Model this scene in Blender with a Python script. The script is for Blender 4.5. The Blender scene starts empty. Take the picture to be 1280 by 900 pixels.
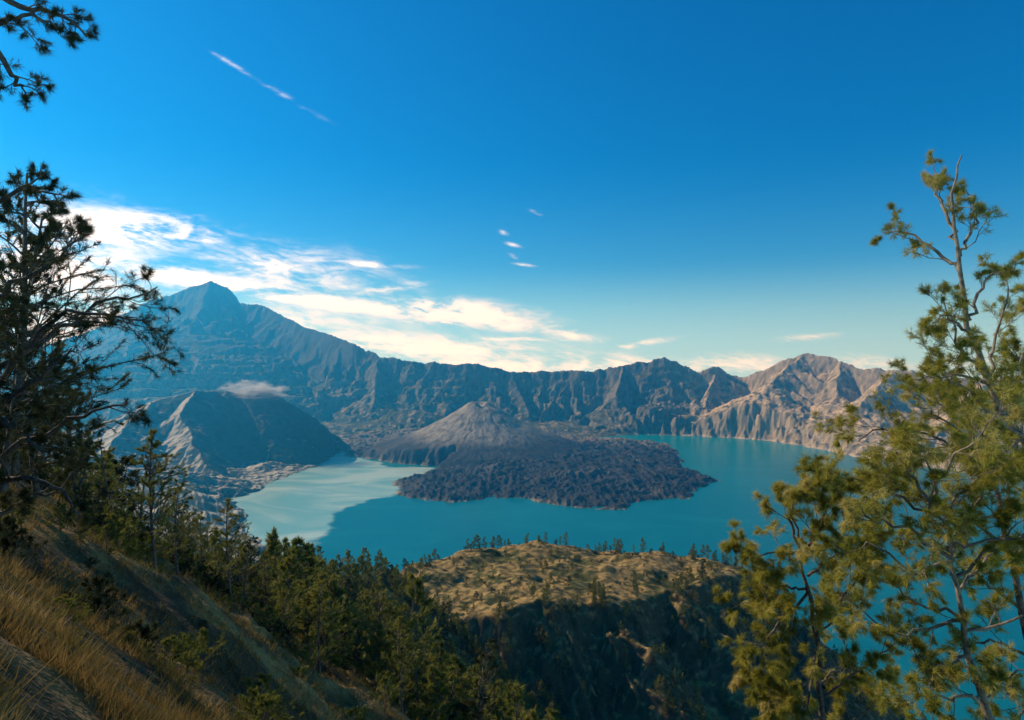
import bpy, math, numpy as np, time
from mathutils import Vector
T0=time.time()
F=834.0; CH=640.0
scene=bpy.context.scene
def W(px,py,Y): return ((px-640)/F*Y, Y, CH+(450-py)/F*Y)
def L(px,py):
    Y=CH*F/(py-450); return ((px-640)/F*Y, Y)
# ---------------- noise
_ga=np.random.RandomState(7).rand(1024)*2*np.pi
_GX=np.cos(_ga).astype(np.float32);_GY=np.sin(_ga).astype(np.float32)
def _h(ix,iy,seed):
    n=ix*np.uint32(374761393)+iy*np.uint32(668265263)+np.uint32((seed*982451653)&0xffffffff)
    n=(n^(n>>np.uint32(13)))*np.uint32(1274126177)
    return (n^(n>>np.uint32(16)))&np.uint32(1023)
def pn(x,y,seed=0):
    x=np.asarray(x);y=np.asarray(y)
    x0=np.floor(x);y0=np.floor(y);fx=(x-x0).astype(np.float32);fy=(y-y0).astype(np.float32)
    ix=x0.astype(np.int32).astype(np.uint32);iy=y0.astype(np.int32).astype(np.uint32)
    u=fx*fx*fx*(fx*(fx*6-15)+10);v=fy*fy*fy*(fy*(fy*6-15)+10)
    def g(i,j):
        a=_h(ix+np.uint32(i),iy+np.uint32(j),seed)
        return _GX[a]*(fx-i)+_GY[a]*(fy-j)
    a=g(0,0);b=g(1,0);c=g(0,1);d=g(1,1)
    return 1.5*((a*(1-u)+b*u)*(1-v)+(c*(1-u)+d*u)*v)
def fbm(x,y,o=4,seed=0,g=0.5):
    r=0;a=1;t=0
    for i in range(o):
        r=r+a*pn(x*2**i+i*7.3,y*2**i-i*3.1,seed+i*17);t+=a;a*=g
    return r/t
def ridg(x,y,o=4,seed=0,g=0.5):
    r=0;a=1;t=0
    for i in range(o):
        r=r+a*(1-np.abs(pn(x*2**i,y*2**i,seed+i*31))*1.6);t+=a;a*=g
    return r/t
def sstep(a,b,x):
    t=np.clip((x-a)/(b-a),0,1);return t*t*(3-2*t)
def sdf(poly,X,Y):
    d=np.full(X.shape,1e18);ins=np.zeros(X.shape,bool);n=len(poly)
    for i in range(n):
        ax,ay=poly[i];bx,by=poly[(i+1)%n]
        ex=bx-ax;ey=by-ay;wx=X-ax;wy=Y-ay
        t=np.clip((wx*ex+wy*ey)/(ex*ex+ey*ey),0,1)
        d=np.minimum(d,(wx-ex*t)**2+(wy-ey*t)**2)
        c=((ay<=Y)&(by>Y))|((by<=Y)&(ay>Y))
        xi=ax+(Y-ay)/(ey if ey!=0 else 1e-9)*ex
        ins^=(c&(X<xi))
    d=np.sqrt(d);return np.where(ins,-d,d)
def tent(pts,X,Y,s1,s2,d1):
    best=np.full(X.shape,-1e9);bs=np.zeros(X.shape);bd=np.zeros(X.shape);acc=0
    for i in range(len(pts)-1):
        ax,ay,az=pts[i];bx,by,bz=pts[i+1]
        ex=bx-ax;ey=by-ay;l2=ex*ex+ey*ey;l=math.sqrt(l2)
        t=np.clip(((X-ax)*ex+(Y-ay)*ey)/l2,0,1)
        d=np.sqrt((X-ax-ex*t)**2+(Y-ay-ey*t)**2)
        h=az+(bz-az)*t-(s2*d+(s1-s2)*d1*(1-np.exp(-d/d1)))
        m=h>best
        best=np.where(m,h,best);bs=np.where(m,acc+t*l,bs);bd=np.where(m,d,bd);acc+=l
    return best,bs,bd
def grid_mesh(name,X,Y,Z,smooth=True,cols=None):
    r,c=X.shape
    me=bpy.data.meshes.new(name)
    co=np.stack([X,Y,Z],-1).reshape(-1,3).astype(np.float32)
    idx=np.arange(r*c).reshape(r,c)
    f=np.stack([idx[:-1,:-1],idx[:-1,1:],idx[1:,1:],idx[1:,:-1]],-1).reshape(-1,4).astype(np.int32)
    me.vertices.add(len(co));me.vertices.foreach_set('co',co.ravel())
    me.loops.add(f.size);me.loops.foreach_set('vertex_index',f.ravel())
    me.polygons.add(len(f));me.polygons.foreach_set('loop_start',np.arange(0,f.size,4,dtype=np.int32))
    if smooth: me.polygons.foreach_set('use_smooth',np.ones(len(f),bool))
    me.update(calc_edges=True)
    if cols is not None:
        a=me.color_attributes.new('Col','FLOAT_COLOR','POINT')
        cc=np.concatenate([cols.reshape(-1,3),np.ones((r*c,1))],1).astype(np.float32)
        a.data.foreach_set('color',cc.ravel())
    ob=bpy.data.objects.new(name,me);scene.collection.objects.link(ob);return ob
# ---------------- materials
def newmat(name):
    m=bpy.data.materials.new(name);m.use_nodes=True;nt=m.node_tree
    for n in list(nt.nodes): nt.nodes.remove(n)
    o=nt.nodes.new('ShaderNodeOutputMaterial');return m,nt,o
def N(nt,t,**k):
    n=nt.nodes.new(t)
    for a,b in k.items(): setattr(n,a,b)
    return n
def mixc(nt,fac,a,b,mode='MIX'):
    n=N(nt,'ShaderNodeMix',data_type='RGBA',blend_type=mode)
    for i,v in ((0,fac),(6,a),(7,b)):
        if isinstance(v,(int,float)): n.inputs[i].default_value=v
        elif isinstance(v,tuple): n.inputs[i].default_value=v+(1,) if len(v)==3 else v
        else: nt.links.new(v,n.inputs[i])
    return n.outputs[2]
def mth(nt,op,a,b=0.0,c=0.0,clamp=False):
    n=N(nt,'ShaderNodeMath',operation=op,use_clamp=clamp)
    for i,v in enumerate((a,b,c)):
        if isinstance(v,(int,float)): n.inputs[i].default_value=v
        else: nt.links.new(v,n.inputs[i])
    return n.outputs[0]
def noise(nt,vec,scale,detail=5,rough=.6,dist=0):
    n=N(nt,'ShaderNodeTexNoise');n.inputs['Scale'].default_value=scale;n.inputs['Detail'].default_value=detail
    n.inputs['Roughness'].default_value=rough;n.inputs['Distortion'].default_value=dist
    nt.links.new(vec,n.inputs['Vector']);return n.outputs['Fac']
def ramp(nt,fac,a,b,lo=0.,hi=1.):
    n=N(nt,'ShaderNodeMapRange',interpolation_type='SMOOTHSTEP');n.inputs[1].default_value=a;n.inputs[2].default_value=b
    n.inputs[3].default_value=lo;n.inputs[4].default_value=hi
    nt.links.new(fac,n.inputs[0]);return n.outputs[0]
def terrain_mat(name,s1,s2,amp,bumpd,rough=.95):
    m,nt,o=newmat(name)
    p=N(nt,'ShaderNodeBsdfPrincipled');g=N(nt,'ShaderNodeNewGeometry');a=N(nt,'ShaderNodeAttribute',attribute_name='Col')
    n1=noise(nt,g.outputs['Position'],s1,6,.7);n2=noise(nt,g.outputs['Position'],s2,4,.65)
    f=mth(nt,'MULTIPLY_ADD',n1,amp*2,1-amp);f2=mth(nt,'MULTIPLY_ADD',n2,amp*2,1-amp);ff=mth(nt,'MULTIPLY',f,f2)
    v=N(nt,'ShaderNodeVectorMath',operation='SCALE');nt.links.new(a.outputs['Color'],v.inputs[0]);nt.links.new(ff,v.inputs['Scale'])
    nt.links.new(v.outputs[0],p.inputs['Base Color']);p.inputs['Roughness'].default_value=rough
    p.inputs['Specular IOR Level'].default_value=.1
    b=N(nt,'ShaderNodeBump');b.inputs['Strength'].default_value=1;b.inputs['Distance'].default_value=bumpd
    hh=mth(nt,'ADD',n1,mth(nt,'MULTIPLY',n2,.4));nt.links.new(hh,b.inputs['Height']);nt.links.new(b.outputs[0],p.inputs['Normal'])
    nt.links.new(p.outputs[0],o.inputs[0]);return m
# ---------------- FAR TERRAIN
shore=[L(1280,600),(3300,2800),(3000,1400),(2200,800),(800,650),(0,850),(-500,1300),L(375,715),L(305,665),L(298,622),L(350,598),L(400,582),L(428,563),
 L(433,570),L(500,580),L(560,583),L(528,592),L(497,603),L(505,622),L(570,628),L(640,622),L(700,632),L(775,638),L(800,628),L(850,624),L(892,600),L(858,585),L(845,567),L(835,555),L(730,548),
 L(800,543),L(850,544.5),L(940,549),L(1000,556),L(1060,570),L(1120,580)]
lava_poly=[L(433,570),L(500,580),L(560,583),L(528,592),L(497,603),L(505,622),L(570,628),L(640,622),L(700,632),L(775,638),L(800,628),L(850,624),L(892,600),L(858,585),L(845,567),L(835,555),L(730,548),(200,5750),(-900,5600),(-1300,5200)]
ty=np.concatenate([np.linspace(520,2800,80,endpoint=False),np.linspace(2800,6950,560,endpoint=False),np.linspace(6950,9600,140)])
tt=np.linspace(-.98,.98,1260)
Yg,Tg=np.meshgrid(ty,tt,indexing='ij');Xg=Tg*Yg
wx=fbm(Xg/260,Yg/260,4,5)*75; wy=fbm(Xg/260+9,Yg/260+3,4,6)*75
fine=fbm(Xg/60,Yg/60,4,8)
sd=sdf(shore,Xg+wx*.9,Yg+wy*.9)+fine*45
left=sstep(-500,-1000,Xg)*sstep(3500,3000,Yg)
cap=70+260*left
base=np.where(sd<0,np.maximum(sd*.4,-40),cap*(1-np.exp(-sd*(.22+.3*left)/cap)))
base=base+fbm(Xg/180,Yg/180,5,11)*np.clip(sd,0,150)*.22
rim=[W(-500,470,8200),W(-80,445,8200),W(60,430,8300),W(120,410,8400),W(180,378,8500),W(215,366,8500),W(245,356,8500),W(264,350,8500),W(284,359,8450),W(300,378,8300),W(325,380,8200),W(350,392,8000),W(380,408,7700),W(420,420,7300),W(445,430,7050),W(475,445,6900),W(520,450,6800),W(560,455,6750),W(600,455,6700),W(640,465,6650),W(700,463,6600),W(740,463,6500),W(780,456,6450),W(830,447,6400),W(850,455,6380),W(870,463,6350),W(900,458,6300),W(915,470,6300),W(930,472,6250),W(960,460,6100),W(985,447,5980),W(1010,442,5900),W(1040,447,5750),W(1070,459,5600),W(1130,462,5300),W(1200,474,5000),W(1280,470,4800),W(1450,450,4500),W(1700,450,4000)]
rin=sstep(6900,7400,Yg)
T1,S1,D1=tent(rim,Xg+wx*.5,Yg+wy*.5,1.9,.38,200)
sw=S1+wx*1.6
gvar=.4+1.7*np.clip(fbm(S1/450,D1/600,2,25)+.5,0,1)
gl=(ridg(sw/430,D1/1000,5,21,.5)*.95+ridg((sw+D1*.3)/120,D1/330,2,22)*.16)
T1=T1+(gl-.8)*np.clip(D1,0,320)*.95*gvar+ (ridg(Xg/210,Yg/210,4,3,.5)-.6)*(40-24*rin)
T1=T1+ 14*(np.abs(((T1+wx*.6)/70)%1-.5)*2-.5)*(1-rin)*np.clip(D1/80,0,1)
far=T1
def add(poly,s1,s2,d1,amp,wl,seed,warp=.5,maxd=150,fi=9):
    global far
    T,S,D=tent(poly,Xg+wx*warp,Yg+wy*warp,s1,s2,d1)
    T=T+(ridg((S+wx*1.5)/wl,D/(wl*3),4,seed)-.75)*np.clip(D,0,maxd)*amp+fine*fi
    far=np.maximum(far,T)
add([W(262,351,8490),W(250,395,8000),W(275,440,7400),W(310,485,6700)],.85,.68,250,.34,480,41,1,300,3)
add([W(180,380,8490),W(150,430,7700),W(120,470,6800),W(90,500,6000)],.7,.58,250,.3,480,42,1,300,3)
add([W(350,394,8000),W(380,440,7500),W(405,485,6900)],.85,.68,250,.34,420,43,1,300,3)
add([W(475,446,6900),W(470,480,6600),W(462,522,6150)],1.1,.5,120,.5,150,44)
add([W(640,466,6650),W(655,500,6400),W(665,530,6150)],1.1,.5,120,.5,150,45)
add([W(780,456,6450),W(770,490,6200),W(760,530,5950)],1.2,.5,120,.5,150,46)
add([W(1000,446,5920),W(962,478,5700),W(915,525,5600)],.75,.45,120,.6,240,47,1)
add([W(1050,452,5700),W(1045,490,5400),W(1010,545,5120)],.75,.42,120,.6,240,48,1)
add([W(1120,464,5300),W(1080,500,4950),W(1058,560,4600)],.75,.42,120,.6,240,49,1)
add([W(1230,474,4900),W(1190,520,4500),W(1150,570,4250)],.85,.42,120,.5,150,50,1)
add([W(900,460,6300),W(885,490,6100),W(870,535,5800)],1.2,.5,120,.5,130,51,1)
add([W(462,528,5900),W(490,514,5900),W(530,512,5900),W(560,522,5800)],.6,.35,120,.3,90,52)
add([W(560,520,5500),W(625,508,5400),W(640,513,5300),W(680,530,5200)],.7,.4,100,.3,90,53)
HL=far.copy()
add([W(40,590,3300),W(95,556,3600),W(130,534,3800),W(190,502,4050),W(245,488,4200),W(290,489,4350),W(330,486,4450),W(365,506,4600),W(400,533,4750),W(424,560,4860)],.6,.76,160,.2,210,54,.5,120,5)
add([W(245,488,4200),W(228,515,3950),W(238,550,3650),W(268,590,3400),W(295,612,3250)],.55,.72,140,.2,180,55,.7,100,5)
add([W(190,502,4050),W(140,550,3500),W(120,600,3000),W(150,650,2500)],.5,.42,80,.45,100,56,.6)
add([W(100,560,3600),W(60,600,3000),W(40,640,2400)],.6,.45,80,.5,100,57,.6)
isH=far>HL+1
inl=sstep(0,120,sd)
h=np.where(sd>0,np.maximum(base,far*inl+base*(1-inl)),base)
lv=sdf(lava_poly,Xg+wx*.6,Yg+wy*.6)
lavam=sstep(40,-30,lv)
cx,cy=(-225.,4600.);dx=Xg-cx;dy=Yg-cy;R=np.sqrt(dx*dx+dy*dy)+fbm(Xg/150,Yg/150,3,60)*16;A=np.arctan2(dy,dx)
cone=352-(.66*np.clip(R-60,0,None))+.00032*np.clip(R-60,0,650)**2
cone=np.where(R<60,cone-(60-R)*.75,cone)
aw=A+fbm(Xg/120,Yg/120,3,64)*.12
cone+= (ridg(aw*6,R/260,4,61,.6)-.7)*np.clip(R-60,0,150)*.06+fbm(Xg/50,Yg/50,4,65)*3 - 28*np.exp(-((A+1.2)/.5)**2)*np.exp(-(R-60)**2/2500)
lavh=base*.8+ (ridg(Xg/150,Yg/150,5,62,.6)-.5)*36*lavam + (ridg(Xg/34,Yg/34,3,63)-.5)*17*lavam
TA,_,_=tent([W(650,585,4200),W(720,585,3850),W(790,602,3450)],Xg+wx,Yg+wy,.2,.11,200)
h=np.where((sd>0)&(lavam>.01),lavh*lavam+h*(1-lavam),h)
h=np.where(sd>0,np.maximum(h,(TA+fbm(Xg/90,Yg/90,4,66)*22+(ridg(Xg/40,Yg/40,3,67)-.5)*14)*sstep(0,120,sd)),h)
conem=(cone>h)&(sd>0)
h=np.where(sd>0,np.maximum(h,cone*sstep(0,60,sd)),h)
h=h+fbm(Xg/28,Yg/28,3,70)*4.5*(sd>5)*(1-.7*conem)*(1-.8*rin)
gy=np.gradient(h,axis=0)/np.gradient(Yg,axis=0);gx=np.gradient(h,axis=1)/np.gradient(Xg,axis=1)
slope=np.sqrt(gx**2+gy**2)
n1=fbm(Xg/300,Yg/300,5,80)*.5+.5;n2=fbm(Xg/60,Yg/60,5,81,.65)*.5+.5
def C(*c): return np.array(c,float)
def mx(a,b,f): return a*(1-f[...,None])+b*f[...,None]
def full(c): return np.broadcast_to(c,h.shape+(3,))
tan=C(.56,.42,.25);grey=C(.17,.155,.12);veg=C(.042,.056,.022);lavac=C(.036,.036,.035);conec=C(.28,.245,.185);brown=C(.30,.235,.14)
right=sstep(1200,1900,Xg)
col=mx(full(brown),tan,sstep(.38,.6,n1+.45*right-.08))
col=mx(col,grey,sstep(.75,1.3,slope+ (n2-.5)*1.5)*(1-.45*right))
vegm=sstep(.46,.56,n2*.6+n1*.4+.05-.07*right)*sstep(1.5,.7,slope)
col=mx(col,veg,np.clip(vegm*(.95),0,1))
vs=sstep(.5,.57,fbm(Xg/38,Yg/38,4,83,.7)*.5+.5)
col=mx(col,veg,vs*(.7-.25*right))
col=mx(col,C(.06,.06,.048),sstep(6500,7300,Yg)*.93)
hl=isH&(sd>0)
col=mx(col,mx(full(C(.52,.43,.29)),veg,sstep(.53,.62,n2)*.6),hl*.92)  # headland rock colour brightened so its left flank looks sunlit
col=mx(col,veg*.8,hl*sstep(.1,.4,-(gx*.7-gy*.7))*.93)  # painted shade: headland slopes facing away from the sun darkened, reusing veg colour
lc=mx(full(lavac),C(.11,.10,.08),sstep(.5,.7,n1*.6+n2*.4)*.75)
lc=mx(lc,C(.22,.18,.12),sstep(4500,5100,Yg)*.75)
col=mx(col,lc,lavam*(sd>0))
col=mx(col,mx(full(conec),C(.14,.125,.10),sstep(.45,.65,n2)),conem*sstep(600,380,R+ (n1-.5)*250))
col=mx(col,C(.5,.43,.33),sstep(16,4,h)*(1-lavam)*(sd>0)*sstep(1000,1600,Xg)*.6)
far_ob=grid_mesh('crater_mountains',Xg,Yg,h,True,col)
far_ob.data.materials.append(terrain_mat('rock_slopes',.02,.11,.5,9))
print('far',time.time()-T0)
# ---------------- LAKE
ly=np.concatenate([np.linspace(250,2000,50,endpoint=False),np.linspace(2000,6200,220)])
lt=np.linspace(-1.3,1.3,380)
YL,TL=np.meshgrid(ly,lt,indexing='ij');XL=TL*np.maximum(YL,900)
milk=[L(285,605),L(428,558),L(440,572),L(500,582),L(560,584),L(528,592),L(498,602),L(500,612),L(462,622),L(425,640),L(418,665),L(372,688),L(345,715),L(290,700)]
ms=sdf(milk,XL+fbm(XL/300,YL/300,4,90)*130,YL+fbm(XL/300+5,YL/300,4,91)*200)
mm=sstep(90,-70,ms)
lc=np.stack([mm,mm*0+sstep(2000,5600,YL),mm*0],-1)
lake=grid_mesh('crater_lake',XL,YL,XL*0,True,lc)
m,nt,o=newmat('lake_water');p=N(nt,'ShaderNodeBsdfPrincipled');a=N(nt,'ShaderNodeAttribute',attribute_name='Col');sp=N(nt,'ShaderNodeSeparateColor');nt.links.new(a.outputs['Color'],sp.inputs[0])
g=N(nt,'ShaderNodeNewGeometry')
mp=N(nt,'ShaderNodeMapping');mp.inputs['Scale'].default_value=(1,1.6,1);nt.links.new(g.outputs['Position'],mp.inputs[0])
nn=noise(nt,mp.outputs[0],.0045,5,.6,1.0);nl_=noise(nt,mp.outputs[0],.0016,3,.55,1.5)
ed=ramp(nt,mth(nt,'ADD',sp.outputs[0],mth(nt,'MULTIPLY_ADD',nn,.9,-.45)),.3,.62)
deep=mixc(nt,sp.outputs[1],(.001,.13,.165),(.003,.21,.24))
deep=mixc(nt,mth(nt,'MULTIPLY',ramp(nt,nl_,.45,.7),.3),deep,(.01,.22,.23))
mk=mixc(nt,ramp(nt,nl_,.35,.65),(.20,.42,.38),(.46,.58,.47))
nt.links.new(mixc(nt,ed,deep,mk),p.inputs['Base Color']);p.inputs['Roughness'].default_value=.25;p.inputs['IOR'].default_value=1.33;p.inputs['Specular IOR Level'].default_value=.35
b=N(nt,'ShaderNodeBump');b.inputs['Strength'].default_value=.4;b.inputs['Distance'].default_value=1.5
nt.links.new(noise(nt,g.outputs['Position'],.08,4,.7),b.inputs['Height']);nt.links.new(b.outputs[0],p.inputs['Normal']);nt.links.new(p.outputs[0],o.inputs[0])
lake.data.materials.append(m)
# ---------------- FOREGROUND
cY=[-200,0,15,60,100,170,240,300,340,420,1000];cX=[-8,-8,-18,-46,-58,-63,-63,-58,-55,-50,-40];cZ=[60,3.6,-1,-10,-26,-59,-80,-97,-120,-190,-600]
knoll=[(-80,362),(-50,374),(-18,374),(10,385),(28,388),(45,402),(62,398),(80,418),(105,424),(142,452),(166,480),(120,502),(40,504),(-30,484),(-70,440),(-98,405)]
def smax(a,b,k):
    hh=np.clip(.5+.5*(a-b)/k,0,1);return b*(1-hh)+a*hh+k*hh*(1-hh)
def hf(X,Y):
    X=np.asarray(X,float);Y=np.asarray(Y,float)
    rr=np.sqrt(X*X+Y*Y);fd=sstep(3,60,rr)
    w=fbm(X/40,Y/40,3,100)*fd
    xc=np.interp(Y,cY,cX)+w*7;zc=np.interp(Y,cY,cZ)
    kr=np.interp(Y,[0,150,300],[.70,.70,.92])
    dxx=X-xc
    hl=zc-np.where(dxx>0,kr*dxx,-.6*dxx)+1.0
    hl+= (ridg((Y+X*.5)/24,X/90,4,101,.55)-.7)*np.clip(dxx,0,40)*.28*fd
    hl+= (ridg(Y/7+X/30,X/22,3,131)-.6)*1.3*sstep(10,30,rr)+fbm(X/3.2,Y/3.2,3,132)*.5*sstep(4,20,rr)
    d=sdf(knoll,X+fbm(X/22,Y/22,4,103)*14,Y+fbm(X/22+4,Y/22,4,104)*14)
    zt=np.interp(Y,[365,400,450,480,505],[-146,-142,-138,-137,-141])-.08*np.clip(X-20,0,None)-.05*np.clip(-15-X,0,None)+fbm(X/40,Y/40,5,105)*8
    dd=np.clip(d,0,None)
    ang=X*.9+Y*.5
    hk=zt-1.15*(np.sqrt(dd*dd+30)-5.5)+(ridg(ang/30,Y/120,5,106,.6)-.72)*np.clip(dd,0,35)*1.1
    sp,_,sdv=tent([(150,478,-150),(215,487,-196),(300,500,-262),(400,560,-350)],X,Y,1.1,.9,30)
    hk=smax(hk,sp+fbm(X/20,Y/20,3,107)*6,6)
    for pts,s_ in (([(60,402,-148),(78,375,-164),(105,330,-205),(130,300,-245)],117),([(105,424,-148),(135,400,-170),(165,370,-208)],118),([(0,384,-146),(12,350,-173),(30,310,-208)],119)):
        sp,_,sdv=tent(pts,X,Y,1.0,.9,30)
        hk=smax(hk,sp+fbm(X/16,Y/16,4,s_)*7,5)
    hh=smax(hl,hk,7)
    hh=hh+fbm(X/9,Y/9,4,108)*np.clip(rr/40,0.12,1)*1.8+fbm(X/1.6,Y/1.6,3,109)*.18
    return CH+hh
az=np.radians(np.linspace(-80,80,760))
rr_=np.concatenate([np.geomspace(.6,60,170,endpoint=False),np.linspace(60,300,200,endpoint=False),np.linspace(300,560,240,endpoint=False),np.linspace(560,1500,60)])
RG,AG=np.meshgrid(rr_,az,indexing='ij');XF=RG*np.sin(AG);YF=RG*np.cos(AG)
ZF=hf(XF,YF);ZF=np.maximum(ZF,-60)
gr=np.gradient(ZF,axis=0)/np.gradient(RG,axis=0);ga=np.gradient(ZF,axis=1)/(np.gradient(AG,axis=1)*RG)
sl=np.sqrt(gr**2+ga**2)
n1=fbm(XF/30,YF/30,5,120)*.5+.5;n2=fbm(XF/5,YF/5,5,121,.65)*.5+.5
gold=C(.40,.25,.085);earth=C(.095,.062,.034);green=C(.05,.062,.018);tanp=C(.34,.22,.11)
fc=mx(np.broadcast_to(gold,ZF.shape+(3,)),C(.15,.105,.04),sstep(.43,.6,n2))
fc=mx(fc,green,sstep(.47,.58,n1*.6+n2*.4)*.85)
nearm=sstep(330,200,RG)
fc=mx(fc,C(.22,.12,.045),nearm*.45)
fc=mx(fc,C(.05,.036,.02),nearm*sstep(.42,.57,n1*.4+n2*.6)*.85)
fc=mx(fc,mx(np.broadcast_to(earth,ZF.shape+(3,)),green*.8,sstep(.45,.6,n2)),sstep(.7,1.0,sl)*sstep(150,250,RG)*.95)
fc=mx(fc,tanp,sstep(.57,.65,n2)*sstep(.7,1,sl)*sstep(150,250,RG)*.75)
fore=grid_mesh('grassy_hillside',XF,YF,ZF,True,fc)
fore.data.materials.append(terrain_mat('dry_grass_ground',.35,2.2,.6,.8))
print('fore',time.time()-T0)
# ---------------- leaf / bark mats
def leafmat(name,c1,c2,c3,tr=.35,scale=.6):
    m,nt,o=newmat(name);tc=N(nt,'ShaderNodeTexCoord');oi=N(nt,'ShaderNodeObjectInfo')
    n=noise(nt,tc.outputs['Object'],scale,1,.6)
    c=mixc(nt,ramp(nt,n,.38,.56),c1,c2);c=mixc(nt,ramp(nt,n,.56,.7),c,c3)
    c=mixc(nt,mth(nt,'MULTIPLY',oi.outputs['Random'],.5),c,c1)
    d=N(nt,'ShaderNodeBsdfDiffuse');t=N(nt,'ShaderNodeBsdfTranslucent');s=N(nt,'ShaderNodeMixShader');s.inputs[0].default_value=tr
    nt.links.new(c,d.inputs[0]);nt.links.new(c,t.inputs[0]);nt.links.new(d.outputs[0],s.inputs[1]);nt.links.new(t.outputs[0],s.inputs[2]);nt.links.new(s.outputs[0],o.inputs[0]);return m
def barkmat(name,c1,c2):
    m,nt,o=newmat(name);tc=N(nt,'ShaderNodeTexCoord');p=N(nt,'ShaderNodeBsdfPrincipled');n=noise(nt,tc.outputs['Object'],6,4,.7)
    nt.links.new(mixc(nt,ramp(nt,n,.35,.65),c1,c2),p.inputs['Base Color']);p.inputs['Roughness'].default_value=.9
    b=N(nt,'ShaderNodeBump');b.inputs['Distance'].default_value=.03;nt.links.new(n,b.inputs['Height']);nt.links.new(b.outputs[0],p.inputs['Normal']);nt.links.new(p.outputs[0],o.inputs[0]);return m
bark=barkmat('bark',(.05,.035,.025),(.16,.12,.09));barkpale=barkmat('pale_bark',(.10,.075,.05),(.28,.22,.15))
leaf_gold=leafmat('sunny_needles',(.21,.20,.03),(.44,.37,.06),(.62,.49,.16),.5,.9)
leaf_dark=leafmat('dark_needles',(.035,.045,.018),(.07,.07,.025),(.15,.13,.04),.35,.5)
leaf_mid=leafmat('olive_needles',(.12,.135,.025),(.26,.23,.045),(.38,.30,.075),.42,.35)
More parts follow.
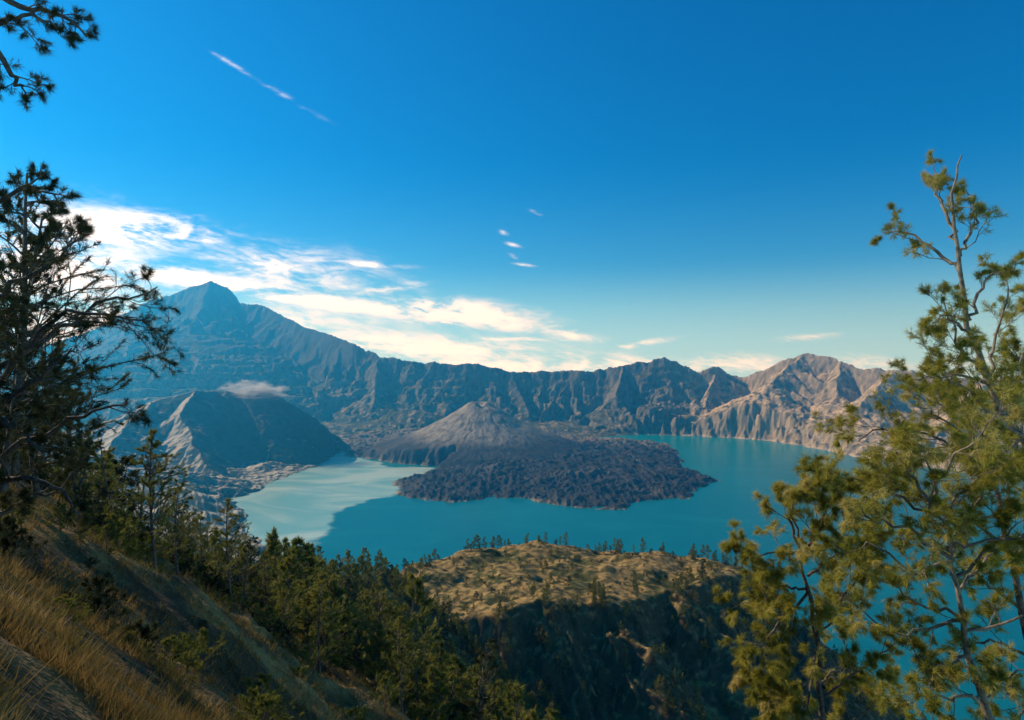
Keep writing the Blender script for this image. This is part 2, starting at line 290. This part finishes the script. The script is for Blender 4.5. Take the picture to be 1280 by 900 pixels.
# ---------------- tree builder
class TB:
    def __init__(s,seed): s.v=[];s.f=[];s.nv=0;s.tw=[];s.r=np.random.RandomState(seed)
    def tube(s,pts,rad,sides):
        pts=np.asarray(pts,float);n=len(pts)
        tg=np.empty_like(pts);tg[1:-1]=pts[2:]-pts[:-2];tg[0]=pts[1]-pts[0];tg[-1]=pts[-1]-pts[-2]
        tg/=np.sqrt((tg*tg).sum(1))[:,None]+1e-9
        x,y,z=tg[:,0],tg[:,1],tg[:,2]
        a=np.stack([y*.2-z*.77,z*.31-x*.2,x*.77-y*.31],1);a/=np.sqrt((a*a).sum(1))[:,None]+1e-9
        b=np.stack([y*a[:,2]-z*a[:,1],z*a[:,0]-x*a[:,2],x*a[:,1]-y*a[:,0]],1)
        th=np.arange(sides)*2*np.pi/sides
        ring=pts[:,None]+(a[:,None]*np.cos(th)[None,:,None]+b[:,None]*np.sin(th)[None,:,None])*np.asarray(rad)[:,None,None]
        s.v.append(ring.reshape(-1,3))
        i=np.arange(n-1)[:,None]*sides;j=np.arange(sides)[None];k=(j+1)%sides
        f=np.stack([i+j,i+k,i+sides+k,i+sides+j],-1).reshape(-1,4)+s.nv
        s.f.append(f);s.nv+=n*sides
    def smooth(s,pts,n,wob):
        pts=np.asarray(pts,float);m=len(pts)
        t=np.linspace(0,m-1,n);out=np.zeros((n,3))
        for q,tv in enumerate(t):
            i=min(int(tv),m-2);u=tv-i
            p0=pts[max(i-1,0)];p1=pts[i];p2=pts[i+1];p3=pts[min(i+2,m-1)]
            out[q]=.5*((2*p1)+(-p0+p2)*u+(2*p0-5*p1+4*p2-p3)*u*u+(-p0+3*p1-3*p2+p3)*u**3)
        w=s.r.randn(n,3)*wob;w[0]=0;return out+w
    def kids(s,pts,L_,rad,lvl,nk,f0,ang,up,ratio):
        n=len(pts)
        for k in range(nk):
            f=f0+(1-f0)*(k+s.r.rand())/nk;f=min(f,.999)
            q=f*(n-1);i=int(q);u=q-i;p=pts[i]*(1-u)+pts[min(i+1,n-1)]*u
            d=pts[min(i+1,n-1)]-pts[i];d=d/(math.sqrt(d.dot(d))+1e-9)
            r=s.r.randn(3);r-=d*r.dot(d);r/=math.sqrt(r.dot(r))+1e-9
            an=ang*s.r.uniform(.7,1.25);dr=d*math.cos(an)+r*math.sin(an);dr[2]+=up;dr/=math.sqrt(dr.dot(dr))
            s.grow(p,dr,L_*ratio*s.r.uniform(.6,1.2)*(1.15-.6*f),rad*(1-.6*f)*.6,lvl-1,up)
    def grow(s,p,d,L_,rad,lvl,up):
        n=5 if lvl>0 else 4
        st=d+np.cumsum(s.r.randn(n-1,3)*.2,0);st[:,2]+=up*.35*np.arange(1,n)
        st/=np.sqrt((st*st).sum(1))[:,None]
        pts=np.concatenate([p[None],p+np.cumsum(st,0)*L_/(n-1)]);rad=max(rad,s.minr)
        s.tube(pts,np.linspace(rad,max(rad*.35,s.minr*.6),n),4 if lvl>0 else 3)
        if lvl>0:
            s.kids(pts,L_,rad,lvl,s.nk[lvl],.25,.8,up,s.ratio);s.tw.append(pts[n//2:])
        else: s.tw.append(pts)
    def needles(s,n,ln,wd,droop,spread):
        A=np.array([t[0] for t in s.tw]);B=np.array([t[-1] for t in s.tw]);M=np.array([t[len(t)//2] for t in s.tw])
        k=len(A);den=np.clip(s.r.gamma(2.,.5,k),.15,2.5)
        idx=np.repeat(np.arange(k),np.maximum((n*den).astype(int),1));u=s.r.rand(len(idx))[:,None]**.8
        base=np.where(u<.5,A[idx]*(1-2*u)+M[idx]*2*u,M[idx]*(2-2*u)+B[idx]*(2*u-1))
        d=B[idx]-A[idx];d/=np.linalg.norm(d,axis=1)[:,None]+1e-9
        d=d*.9+s.r.randn(len(idx),3)*spread;d[:,2]-=droop;d/=np.linalg.norm(d,axis=1)[:,None]
        base=base+s.r.randn(len(idx),3)*ln*.12
        w=np.cross(d,s.r.randn(len(idx),3));w/=np.linalg.norm(w,axis=1)[:,None]+1e-9
        l=ln*s.r.uniform(.5,1.2,len(idx))[:,None]
        v=np.stack([base-w*wd*.5,base+w*wd*.5,base+d*l+w*wd*.25],1)
        return v.reshape(-1,3)
    def mesh(s,name,nd,mats):
        v=np.concatenate(s.v);f=np.concatenate(s.f)
        V=np.concatenate([v,nd]).astype(np.float32);nt_=len(nd)//3
        me=bpy.data.meshes.new(name)
        me.vertices.add(len(V));me.vertices.foreach_set('co',V.ravel())
        lp=np.concatenate([f.ravel(),np.arange(nt_*3)+len(v)]).astype(np.int32)
        me.loops.add(len(lp));me.loops.foreach_set('vertex_index',lp)
        st=np.concatenate([np.arange(len(f))*4,len(f)*4+np.arange(nt_)*3]).astype(np.int32)
        me.polygons.add(len(st));me.polygons.foreach_set('loop_start',st)
        for m_ in mats: me.materials.append(m_)
        me.polygons.foreach_set('material_index',np.concatenate([np.zeros(len(f)),np.ones(nt_)]).astype(np.int32))
        me.polygons.foreach_set('use_smooth',np.concatenate([np.ones(len(f)),np.zeros(nt_)]).astype(bool))
        me.update(calc_edges=True);print(name,nt_);return me
def link(me,name,loc=(0,0,0)):
    ob=bpy.data.objects.new(name,me);ob.location=loc;scene.collection.objects.link(ob);return ob
def hero(name,seed,Y,trunk,limbs,r0,mats,nk=(0,6,6,6),ratio=.5,need=(34,.24,.014,.35,.4),up=.1,tk=10,tf=.3,limblen=1.0,dens=2.2,lvl=3,kr=.4):
    t=TB(seed);t.nk=nk;t.ratio=ratio;t.minr=.005
    w=lambda q:np.array(W(q[0],q[1],q[2] if len(q)>2 else Y))
    org=w(trunk[0])
    tp=t.smooth([w(q)-org for q in trunk],24,.04)
    t.tube(tp,np.linspace(r0,r0*.12,24),9)
    if tk: t.kids(tp,limblen*3.2,r0*.4,3,tk,tf,1.0,up,.7)
    for lm in limbs:
        lp=t.smooth([w(q)-org for q in lm],14,.05)
        lp[:,1]+=np.linspace(0,1,14)*t.r.uniform(-1.6,1.6)
        LL=np.sum(np.linalg.norm(np.diff(lp,axis=0),axis=1))
        t.tube(lp,np.linspace(r0*.38,r0*.06,14),6)
        t.kids(lp,LL,r0*.2,lvl,max(5,int(LL*dens)),.15,.8,up,kr)
    me=t.mesh(name,t.needles(*need),mats)
    return link(me,name,tuple(org))
hero('casuarina_tree',1,12,[(-62,1010),(-60,760),(-45,520),(-58,260),(-40,20),(-30,-150)],
 [[(-50,560),(10,480),(70,420),(130,392),(222,402)],[(-50,430),(0,370),(60,335),(120,300)],[(-55,300),(-20,260),(30,235),(75,250)],[(-42,60),(0,30),(40,20),(85,45)],
  [(-48,610),(20,560),(90,520),(150,500)],[(-42,0),(0,60),(20,100),(30,115)],[(-42,-20),(0,-10),(50,0),(80,20)],[(-55,660),(0,640),(60,610)],[(-50,500),(20,500),(90,470),(150,440)],[(-50,540),(0,520),(50,540),(100,560)],[(-50,640),(0,600),(70,600),(110,640)],[(-50,480),(20,430),(70,380),(140,350)]],.2,[bark,leaf_dark],tk=0,need=(18,.13,.008,.1,.5),dens=2.6,kr=.3,nk=(0,5,5,5))
hero('casuarina_tree',2,16,[(1400,1650),(1385,1000),(1340,660),(1280,550),(1232,470),(1212,400),(1196,300),(1190,240),(1200,196)],
 [[(1280,550),(1230,525),(1170,480),(1120,450)],[(1215,430),(1170,400),(1120,410)],[(1235,480),(1270,400),(1300,330)],[(1200,340),(1175,290),(1150,275)],[(1300,580),(1240,570),(1180,560),(1130,590)],[(1212,400),(1240,350),(1280,330)],[(1330,640),(1290,600),(1230,600)],[(1200,320),(1225,270),(1222,230)],[(1260,520),(1300,470),(1340,440)],[(1196,300),(1190,240),(1200,196)],[(1280,550),(1220,560),(1150,520),(1110,500)],[(1225,460),(1190,440),(1150,370)],[(1250,500),(1260,440),(1250,390)],[(1300,590),(1290,520),(1310,480)],[(1240,480),(1200,470),(1140,480)]],.13,[barkpale,leaf_gold],tk=0,need=(22,.15,.009,.25,.5),nk=(0,5,5,5),dens=2.8,kr=.32)
hero('casuarina_tree',3,13,[(1262,1500),(1256,1000),(1240,905),(1215,830),(1202,775),(1192,700),(1168,620),(1150,560)],
 [[(1202,775),(1150,795),(1110,790),(1070,750)],[(1197,740),(1240,700),(1290,690)],[(1215,850),(1250,850),(1300,820)],[(1192,700),(1130,660),(1075,640),(1040,610)],[(1192,690),(1230,620),(1270,560)],[(1225,870),(1160,860),(1120,850)],[(1170,630),(1120,590),(1090,540)],[(1180,660),(1220,600),(1290,590)],[(1205,790),(1260,770),(1300,740)],[(1168,620),(1160,560),(1190,500)],[(1192,700),(1150,720),(1100,690),(1060,700)],[(1190,690),(1150,640),(1140,580)],[(1200,770),(1160,760),(1120,730)],[(1195,720),(1230,680),(1250,640)],[(1180,660),(1130,620),(1060,600)],[(1230,880),(1270,880),(1310,880)],[(1185,680),(1240,660),(1300,640)],[(1210,820),(1170,830),(1130,810)]],.11,[barkpale,leaf_gold],tk=0,need=(28,.16,.010,.4,.45),nk=(0,5,5,5),dens=3.0,kr=.4)
hero('casuarina_tree',4,22,[(1060,1500),(1045,1000),(1030,900),(1018,780),(1000,690),(985,620)],
 [[(1030,900),(980,860),(940,850)],[(1025,820),(970,770),(950,720)],[(1030,870),(1080,820),(1110,790)],[(1018,780),(1060,720),(1070,670)],[(1000,690),(960,690),(915,700)],[(1005,700),(1040,640),(1050,600)],[(1035,940),(1085,900),(1130,890)],[(1030,900),(970,910),(950,880)],[(1010,740),(960,800),(960,830)],[(1018,790),(1050,780),(1100,720)],[(1000,690),(980,640),(990,600)],[(1020,800),(1000,850),(990,880)],[(1030,860),(1050,850),(1070,880)],[(1010,740),(980,740),(930,770)],[(1010,720),(1060,690),(1100,680)],[(1000,690),(1020,650),(1010,610)]],.15,[bark,leaf_gold],tk=8,tf=.5,limblen=.8,need=(40,.22,.015,.5,.4),nk=(0,5,5,5),dens=2.9,kr=.48)
hero('casuarina_tree',6,20,[(1350,1500),(1310,1000),(1275,760),(1250,620),(1235,540),(1225,480)],
 [[(1275,760),(1220,720),(1170,690)],[(1262,690),(1200,640),(1130,620),(1090,640)],[(1250,620),(1200,560),(1130,540),(1100,560)],[(1240,560),(1190,500),(1160,470)],[(1250,640),(1290,580),(1300,500)],[(1235,540),(1260,470),(1290,450)],[(1265,700),(1300,660),(1330,640)],[(1285,820),(1230,800),(1180,820)],[(1255,640),(1190,660),(1150,700)],[(1235,540),(1200,510),(1130,500)],[(1290,850),(1250,900),(1200,900)]],.15,[bark,leaf_gold],tk=6,tf=.5,limblen=.8,need=(30,.2,.013,.45,.4),nk=(0,5,5,5),dens=2.5,kr=.43)
print('heroes',time.time()-T0)
def gen(seed,H,mats,name,full=.32,base=.2,needn=26,nlen=.5,nw=.07,nl=24,lean=.06,e0=.15,e1=.8):
    t=TB(seed);t.nk=(0,5,6);t.ratio=.45;t.minr=.012
    r=t.r;n=10;tp=np.zeros((n,3));
    lx,ly=r.randn(2)*lean*H
    for i in range(n):
        u=i/(n-1);tp[i]=[lx*u+math.sin(u*4+seed)*.03*H,ly*u+math.cos(u*3+seed)*.02*H,H*u]
    tp[0]-=np.array([0,0,1.0]);t.tube(tp,np.linspace(H*.016,H*.003,n),6)
    for k in range(nl):
        u=base+(1-base)*(k+r.rand())/nl;u=min(u,.985);q=u*(n-1);i=int(q);p=tp[i]*(1-(q-i))+tp[i+1]*(q-i)
        a=r.rand()*6.283;e=r.uniform(e0,e1);d=np.array([math.cos(a)*math.cos(e),math.sin(a)*math.cos(e),math.sin(e)])
        LL=H*full*(1.05-u)**.7*r.uniform(.45,1.3)*(1 if u>base+.1 else .6)
        t.grow(p,d,LL,H*.004,1,.12)
    return t.mesh(name,t.needles(needn,nlen,nw,.1,.55),mats)
gens=[gen(11,12,[bark,leaf_mid],'conifer_a',.3,.12,24,.55,.11,34),gen(12,13,[bark,leaf_mid],'conifer_b',.26,.1,24,.55,.11,36),gen(13,10,[bark,leaf_mid],'conifer_c',.4,.22,24,.55,.11,30),gen(14,14,[bark,leaf_mid],'conifer_d',.3,.08,24,.55,.11,38),gen(15,11,[bark,leaf_mid],'conifer_e',.36,.08,26,.55,.12,38),gen(16,9,[bark,leaf_dark],'conifer_f',.45,.1,26,.5,.12,34)]
big=[gen(21,11,[bark,leaf_mid],'slope_tree_a',.42,.3,75,.24,.024,36,.12),gen(22,12,[bark,leaf_dark],'slope_tree_b',.42,.12,90,.26,.028,44,.1),gen(23,10,[bark,leaf_mid],'slope_tree_c',.46,.15,80,.26,.028,40,.1)]
bush=[gen(31,2.4,[bark,leaf_mid],'bush_a',.7,.02,40,.16,.03,24),gen(32,2.0,[bark,leaf_dark],'bush_b',.9,.02,40,.16,.03,24)]
rs=np.random.RandomState(5)
def empty(name,loc=(0,0,0)):
    e=bpy.data.objects.new(name,None);e.location=loc;e.empty_display_size=1;scene.collection.objects.link(e);return e
Q=[]
def place(parent,meshes,x,y,sc,nm): Q.append((parent,meshes[rs.randint(len(meshes))],x,y,sc,nm))
def flush():
    xs=np.array([q[2] for q in Q],float);ys=np.array([q[3] for q in Q],float);zs=hf(xs,ys)-.1
    for (pa,me,x,y,sc,nm),z in zip(Q,zs):
        ob=bpy.data.objects.new(nm,me);ob.parent=pa;ob.location=(x,y,float(z))
        ob.rotation_euler=(rs.randn()*.05,rs.randn()*.05,rs.rand()*6.28);w_=sc*rs.uniform(.8,1.2);ob.scale=(w_,w_,sc);scene.collection.objects.link(ob)
    Q.clear()
for (px,Y,mi,s) in [(190,42,0,.95),(60,34,1,1.0),(15,30,1,1.1),(110,48,1,1.0),(-10,24,1,1.0),(140,62,2,.9),(85,60,0,1.0),(40,50,1,1.05),(250,75,0,.8),(175,75,1,.85),(300,105,0,.9),(335,120,1,.9),(20,72,1,1.2),(230,62,2,.7),(270,90,2,.95),(400,66,2,1.0),(470,80,0,1.15),(590,88,1,1.3),(540,96,2,1.4),(370,100,1,.9),(425,100,2,1.2),(300,70,1,.7),(330,80,0,.8),(650,120,2,1.4),(210,85,1,.9),(130,85,0,1),(500,70,0,1.1),(620,100,0,1.3),(225,52,0,.8),(285,58,0,.85),(350,64,2,.8)]:
    x=(px-640)/F*Y;ob=link(big[mi],'casuarina_tree',(x,Y,float(hf(np.array([x]),np.array([Y*1.]))[0])-.2));ob.rotation_euler=(0,0,rs.rand()*6);ob.scale=(s,s,s)
P=empty('hillside_trees');cnt=0
def batch(n,fx,fy,f,lo,hi,cs,cut,seed):
    global cnt
    x=fx;y=fy;c=fbm(x/cs,y/cs,2,seed);ok=f(x,y)&(c>cut)
    x=x[ok][:n];y=y[ok][:n]
    for a_,b_ in zip(x,y): place(P,gens,a_,b_,rs.uniform(lo,hi),'tree_%d'%cnt);cnt+=1
yy=rs.uniform(70,372,1600);xx=np.interp(yy,cY,cX)-12+rs.rand(1600)**1.2*95
batch(560,xx,yy,lambda x,y:y>0,.5,1.0,22,-.14,200)
yy=rs.uniform(80,175,140);xx=(rs.uniform(330,760,140)-640)/F*yy
batch(120,xx,yy,lambda x,y:y>0,.8,1.35,20,-9,200)
yy=rs.uniform(290,470,3000);xx=rs.uniform(-80,250,3000);kd=sdf(knoll,xx,yy)
batch(480,xx,yy,lambda x,y:(kd>3)&(kd<100)&(y<440+x*.25),.35,.9,20,-.04,201)
yy=rs.uniform(360,508,2500);xx=rs.uniform(-98,168,2500);kd=sdf(knoll,xx,yy)
batch(130,xx,yy,lambda x,y:(kd<6)&(kd>-10),.4,.95,20,.0,202)
yy=rs.uniform(380,508,400);xx=rs.uniform(-98,168,400);kd=sdf(knoll,xx,yy)
batch(40,xx,yy,lambda x,y:(kd<-10),.25,.6,20,-.05,204)
yy=rs.uniform(355,470,300);xx=rs.uniform(-105,-35,300);kd=sdf(knoll,xx,yy)
batch(80,xx,yy,lambda x,y:(kd>-14),.5,.95,20,-9,204)
yy=rs.uniform(420,545,300);xx=rs.uniform(130,340,300)
batch(130,xx,yy,lambda x,y:y>0,.4,.9,20,-.2,205)
P2=empty('hillside_bushes')
yy=np.concatenate([rs.uniform(370,505,800),rs.uniform(12,330,1000),rs.uniform(7,60,260)]);xx=np.concatenate([rs.uniform(-95,165,800),np.interp(yy[800:1800],cY,cX)+rs.uniform(0,60,1000),np.interp(yy[1800:],cY,cX)+rs.uniform(0,26,260)])
ok=fbm(xx/18,yy/18,3,203)>-.04
for i,(a_,b_) in enumerate(zip(xx[ok],yy[ok])): place(P2,bush,a_,b_,rs.uniform(.3,1.3)*(.45 if b_<40 else 1),'bush_%d'%i)
flush()
# grass
ng=60000
r=np.exp(rs.uniform(math.log(3.5),math.log(200),ng));a=np.radians(rs.uniform(-60,12,ng))
gx_=r*np.sin(a);gy_=r*np.cos(a)
y2=rs.uniform(25,260,45000);x2=np.interp(y2,cY,cX)+rs.uniform(-3,60,45000)
gx_=np.concatenate([gx_,x2]);gy_=np.concatenate([gy_,y2]);r=np.sqrt(gx_**2+gy_**2)
ok=fbm(gx_/2.2,gy_/2.2,3,300)+.5*fbm(gx_/14,gy_/14,2,301)>-.06
gx_=gx_[ok];gy_=gy_[ok];r=r[ok];ng=len(r);gz_=hf(gx_,gy_)
k=6;bi=np.repeat(np.arange(ng),k);sz=(.15+.0035*np.repeat(r,k))*np.repeat(rs.uniform(.5,1.5,ng),k)
b0=np.stack([gx_[bi],gy_[bi],gz_[bi]-.03],1)+rs.randn(len(bi),3)*np.array([.08,.08,0])*(.6+np.repeat(r,k)[:,None]*.01)
d=rs.randn(len(bi),3)*.45;d[:,2]=1;d[:,0]+=.25;w=np.cross(d,rs.randn(len(bi),3));w/=np.linalg.norm(w,axis=1)[:,None]
ww=(.004+.0003*np.repeat(r,k))[:,None]
l=(sz*rs.uniform(.5,1.4,len(bi)))[:,None]
gv=np.stack([b0-w*ww,b0+w*ww,b0+d*l],1).reshape(-1,3)
t=TB(1);t.v=[gv[:3].copy()];t.f=[np.zeros((0,4),int)]
grm=leafmat('dry_grass_blades',(.30,.17,.05),(.12,.095,.03),(.46,.29,.10),.3,.5)
gme=t.mesh('dry_grass',gv,[grm,grm]);link(gme,'dry_grass')
# ---------------- haze
bpy.ops.mesh.primitive_cube_add(size=1,location=(0,5000,700));hz=bpy.context.object;hz.name='haze';hz.scale=(24000,13000,1700)
m,nt,o=newmat('blue_haze');v=N(nt,'ShaderNodeVolumeScatter');v.inputs['Color'].default_value=(.035,.47,1,1);v.inputs['Density'].default_value=9.5e-5;v.inputs['Anisotropy'].default_value=.55
nt.links.new(v.outputs[0],o.inputs['Volume']);hz.data.materials.append(m)
cx_,cy_,cz_=W(322,490,4400)
bpy.ops.mesh.primitive_uv_sphere_add(radius=1,segments=32,ring_count=16,location=(cx_,cy_-50,cz_+12));cl=bpy.context.object;cl.name='cloud';cl.scale=(230,130,75);cl.rotation_euler=(0,.05,.5)
m,nt,o=newmat('cloud_vapour');v=N(nt,'ShaderNodeVolumeScatter');v.inputs['Color'].default_value=(1,1,1,1);v.inputs['Anisotropy'].default_value=.45;tc=N(nt,'ShaderNodeTexCoord')
ln=N(nt,'ShaderNodeVectorMath',operation='LENGTH');nt.links.new(tc.outputs['Object'],ln.inputs[0])
nz=noise(nt,tc.outputs['Object'],2.4,4,.7,.4)
q=mth(nt,'ADD',mth(nt,'MULTIPLY',ln.outputs['Value'],-1.),mth(nt,'MULTIPLY_ADD',nz,4.2,-1.25))
nt.links.new(ramp(nt,q,0,.7,0,.014),v.inputs['Density']);nt.links.new(v.outputs[0],o.inputs['Volume']);cl.data.materials.append(m)
# ---------------- world
SUN_AZ=math.radians(-66);SUN_EL=math.radians(32)
w=bpy.data.worlds.new('World');scene.world=w;w.use_nodes=True;nt=w.node_tree
for n in list(nt.nodes): nt.nodes.remove(n)
o=N(nt,'ShaderNodeOutputWorld');bg=N(nt,'ShaderNodeBackground');bg.inputs[1].default_value=.13;nt.links.new(bg.outputs[0],o.inputs[0])
tc=N(nt,'ShaderNodeTexCoord');sx=N(nt,'ShaderNodeSeparateXYZ');nt.links.new(tc.outputs['Generated'],sx.inputs[0])
cb=N(nt,'ShaderNodeCombineXYZ');nt.links.new(sx.outputs[0],cb.inputs[0]);nt.links.new(sx.outputs[1],cb.inputs[1])
nt.links.new(mth(nt,'MAXIMUM',mth(nt,'ADD',sx.outputs[2],.045),.02),cb.inputs[2])
nm=N(nt,'ShaderNodeVectorMath',operation='NORMALIZE');nt.links.new(cb.outputs[0],nm.inputs[0])
sk=N(nt,'ShaderNodeTexSky',sky_type='NISHITA');sk.sun_disc=False;sk.sun_elevation=SUN_EL;sk.sun_rotation=SUN_AZ;sk.altitude=2600;sk.air_density=1.3;sk.dust_density=.4;sk.ozone_density=3
nt.links.new(nm.outputs[0],sk.inputs[0])
tint=mixc(nt,ramp(nt,sx.outputs[2],.0,.3),(.33,.82,1.05),(.013,.58,.98))
skc=mixc(nt,1.0,sk.outputs[0],tint,'MULTIPLY')
ysafe=mth(nt,'MAXIMUM',sx.outputs[1],.05)
U=mth(nt,'DIVIDE',sx.outputs[0],ysafe);V=mth(nt,'DIVIDE',sx.outputs[2],ysafe)
uv=N(nt,'ShaderNodeCombineXYZ');nt.links.new(U,uv.inputs[0]);nt.links.new(V,uv.inputs[1])
els=[(140,286,130,22,4,1.5),(250,350,120,14,8,1.35),(30,330,170,70,0,1.1),(570,392,115,17,6,1.4),(430,380,190,12,6,1.1),(450,330,60,5,3,.9),(480,362,50,8,-8,.8),(715,420,50,8,8,1.0),(795,431,50,5,-10,.9),(630,424,70,4,0,.8),(170,415,340,50,0,.95),(288,79,36,3.5,30,.55),(360,122,80,5,30,.3),(628,290,9,3.5,25,.65),(641,306,11,3,15,.6),(640,319,9,3,25,.6),(656,331,18,2.5,8,.65),(667,265,12,3.5,22,.7),(480,435,360,26,4,.95),(1020,420,70,6,-5,.42),(360,335,150,34,10,.7),(640,458,560,15,0,.95)]
tot=None
for (px,py,sxx,syy,rot,am) in els:
    mp=N(nt,'ShaderNodeMapping',vector_type='TEXTURE');mp.inputs['Location'].default_value=((px-640)/F,(450-py)/F,0)
    mp.inputs['Rotation'].default_value=(0,0,-math.radians(rot));mp.inputs['Scale'].default_value=(2.2*sxx/F,2.2*syy/F,1)
    nt.links.new(uv.outputs[0],mp.inputs[0]);gd=N(nt,'ShaderNodeTexGradient',gradient_type='QUADRATIC_SPHERE');nt.links.new(mp.outputs[0],gd.inputs[0])
    e=mth(nt,'MULTIPLY',gd.outputs['Fac'],am)
    tot=e if tot is None else mth(nt,'MAXIMUM',tot,e)
cv=N(nt,'ShaderNodeCombineXYZ');nt.links.new(U,cv.inputs[0]);nt.links.new(mth(nt,'ADD',mth(nt,'MULTIPLY',V,3.6),mth(nt,'MULTIPLY',U,.5)),cv.inputs[1])
nz=noise(nt,cv.outputs[0],7,5,.6,.8);nz2=noise(nt,cv.outputs[0],42,3,.6,.5)
tex=mth(nt,'ADD',ramp(nt,nz,.33,.66,.35,1.4),mth(nt,'MULTIPLY_ADD',nz2,1.5,-.75))
cd=ramp(nt,mth(nt,'MULTIPLY',tot,tex),.08,.9)
cd=mth(nt,'MULTIPLY',cd,ramp(nt,sx.outputs[1],.05,.2))
hzn=mth(nt,'MULTIPLY',ramp(nt,sx.outputs[2],.15,-.02),.8)
base=mixc(nt,hzn,skc,(4.2,7.0,8.6))
nt.links.new(mixc(nt,mth(nt,'MULTIPLY',cd,.97),base,(11.0,10.2,9.8)),bg.inputs[0])
# sun
sd_=bpy.data.lights.new('sun','SUN');sd_.energy=5;sd_.angle=math.radians(.5);sd_.color=(1,.92,.78);so=bpy.data.objects.new('sun',sd_);scene.collection.objects.link(so)
dv=Vector((math.sin(SUN_AZ)*math.cos(SUN_EL),math.cos(SUN_AZ)*math.cos(SUN_EL),math.sin(SUN_EL)));so.rotation_euler=dv.to_track_quat('Z','Y').to_euler();so.location=(-100,100,1500)
cam=bpy.data.cameras.new('camera');cam.lens=36*F/1280;cam.sensor_width=36;cam.clip_start=.1;cam.clip_end=60000
co=bpy.data.objects.new('camera',cam);co.location=(0,0,CH);co.rotation_euler=(math.pi/2,0,0);scene.collection.objects.link(co);scene.camera=co
scene.view_settings.view_transform='Standard';scene.view_settings.look='None';scene.view_settings.exposure=0
print('total',time.time()-T0)
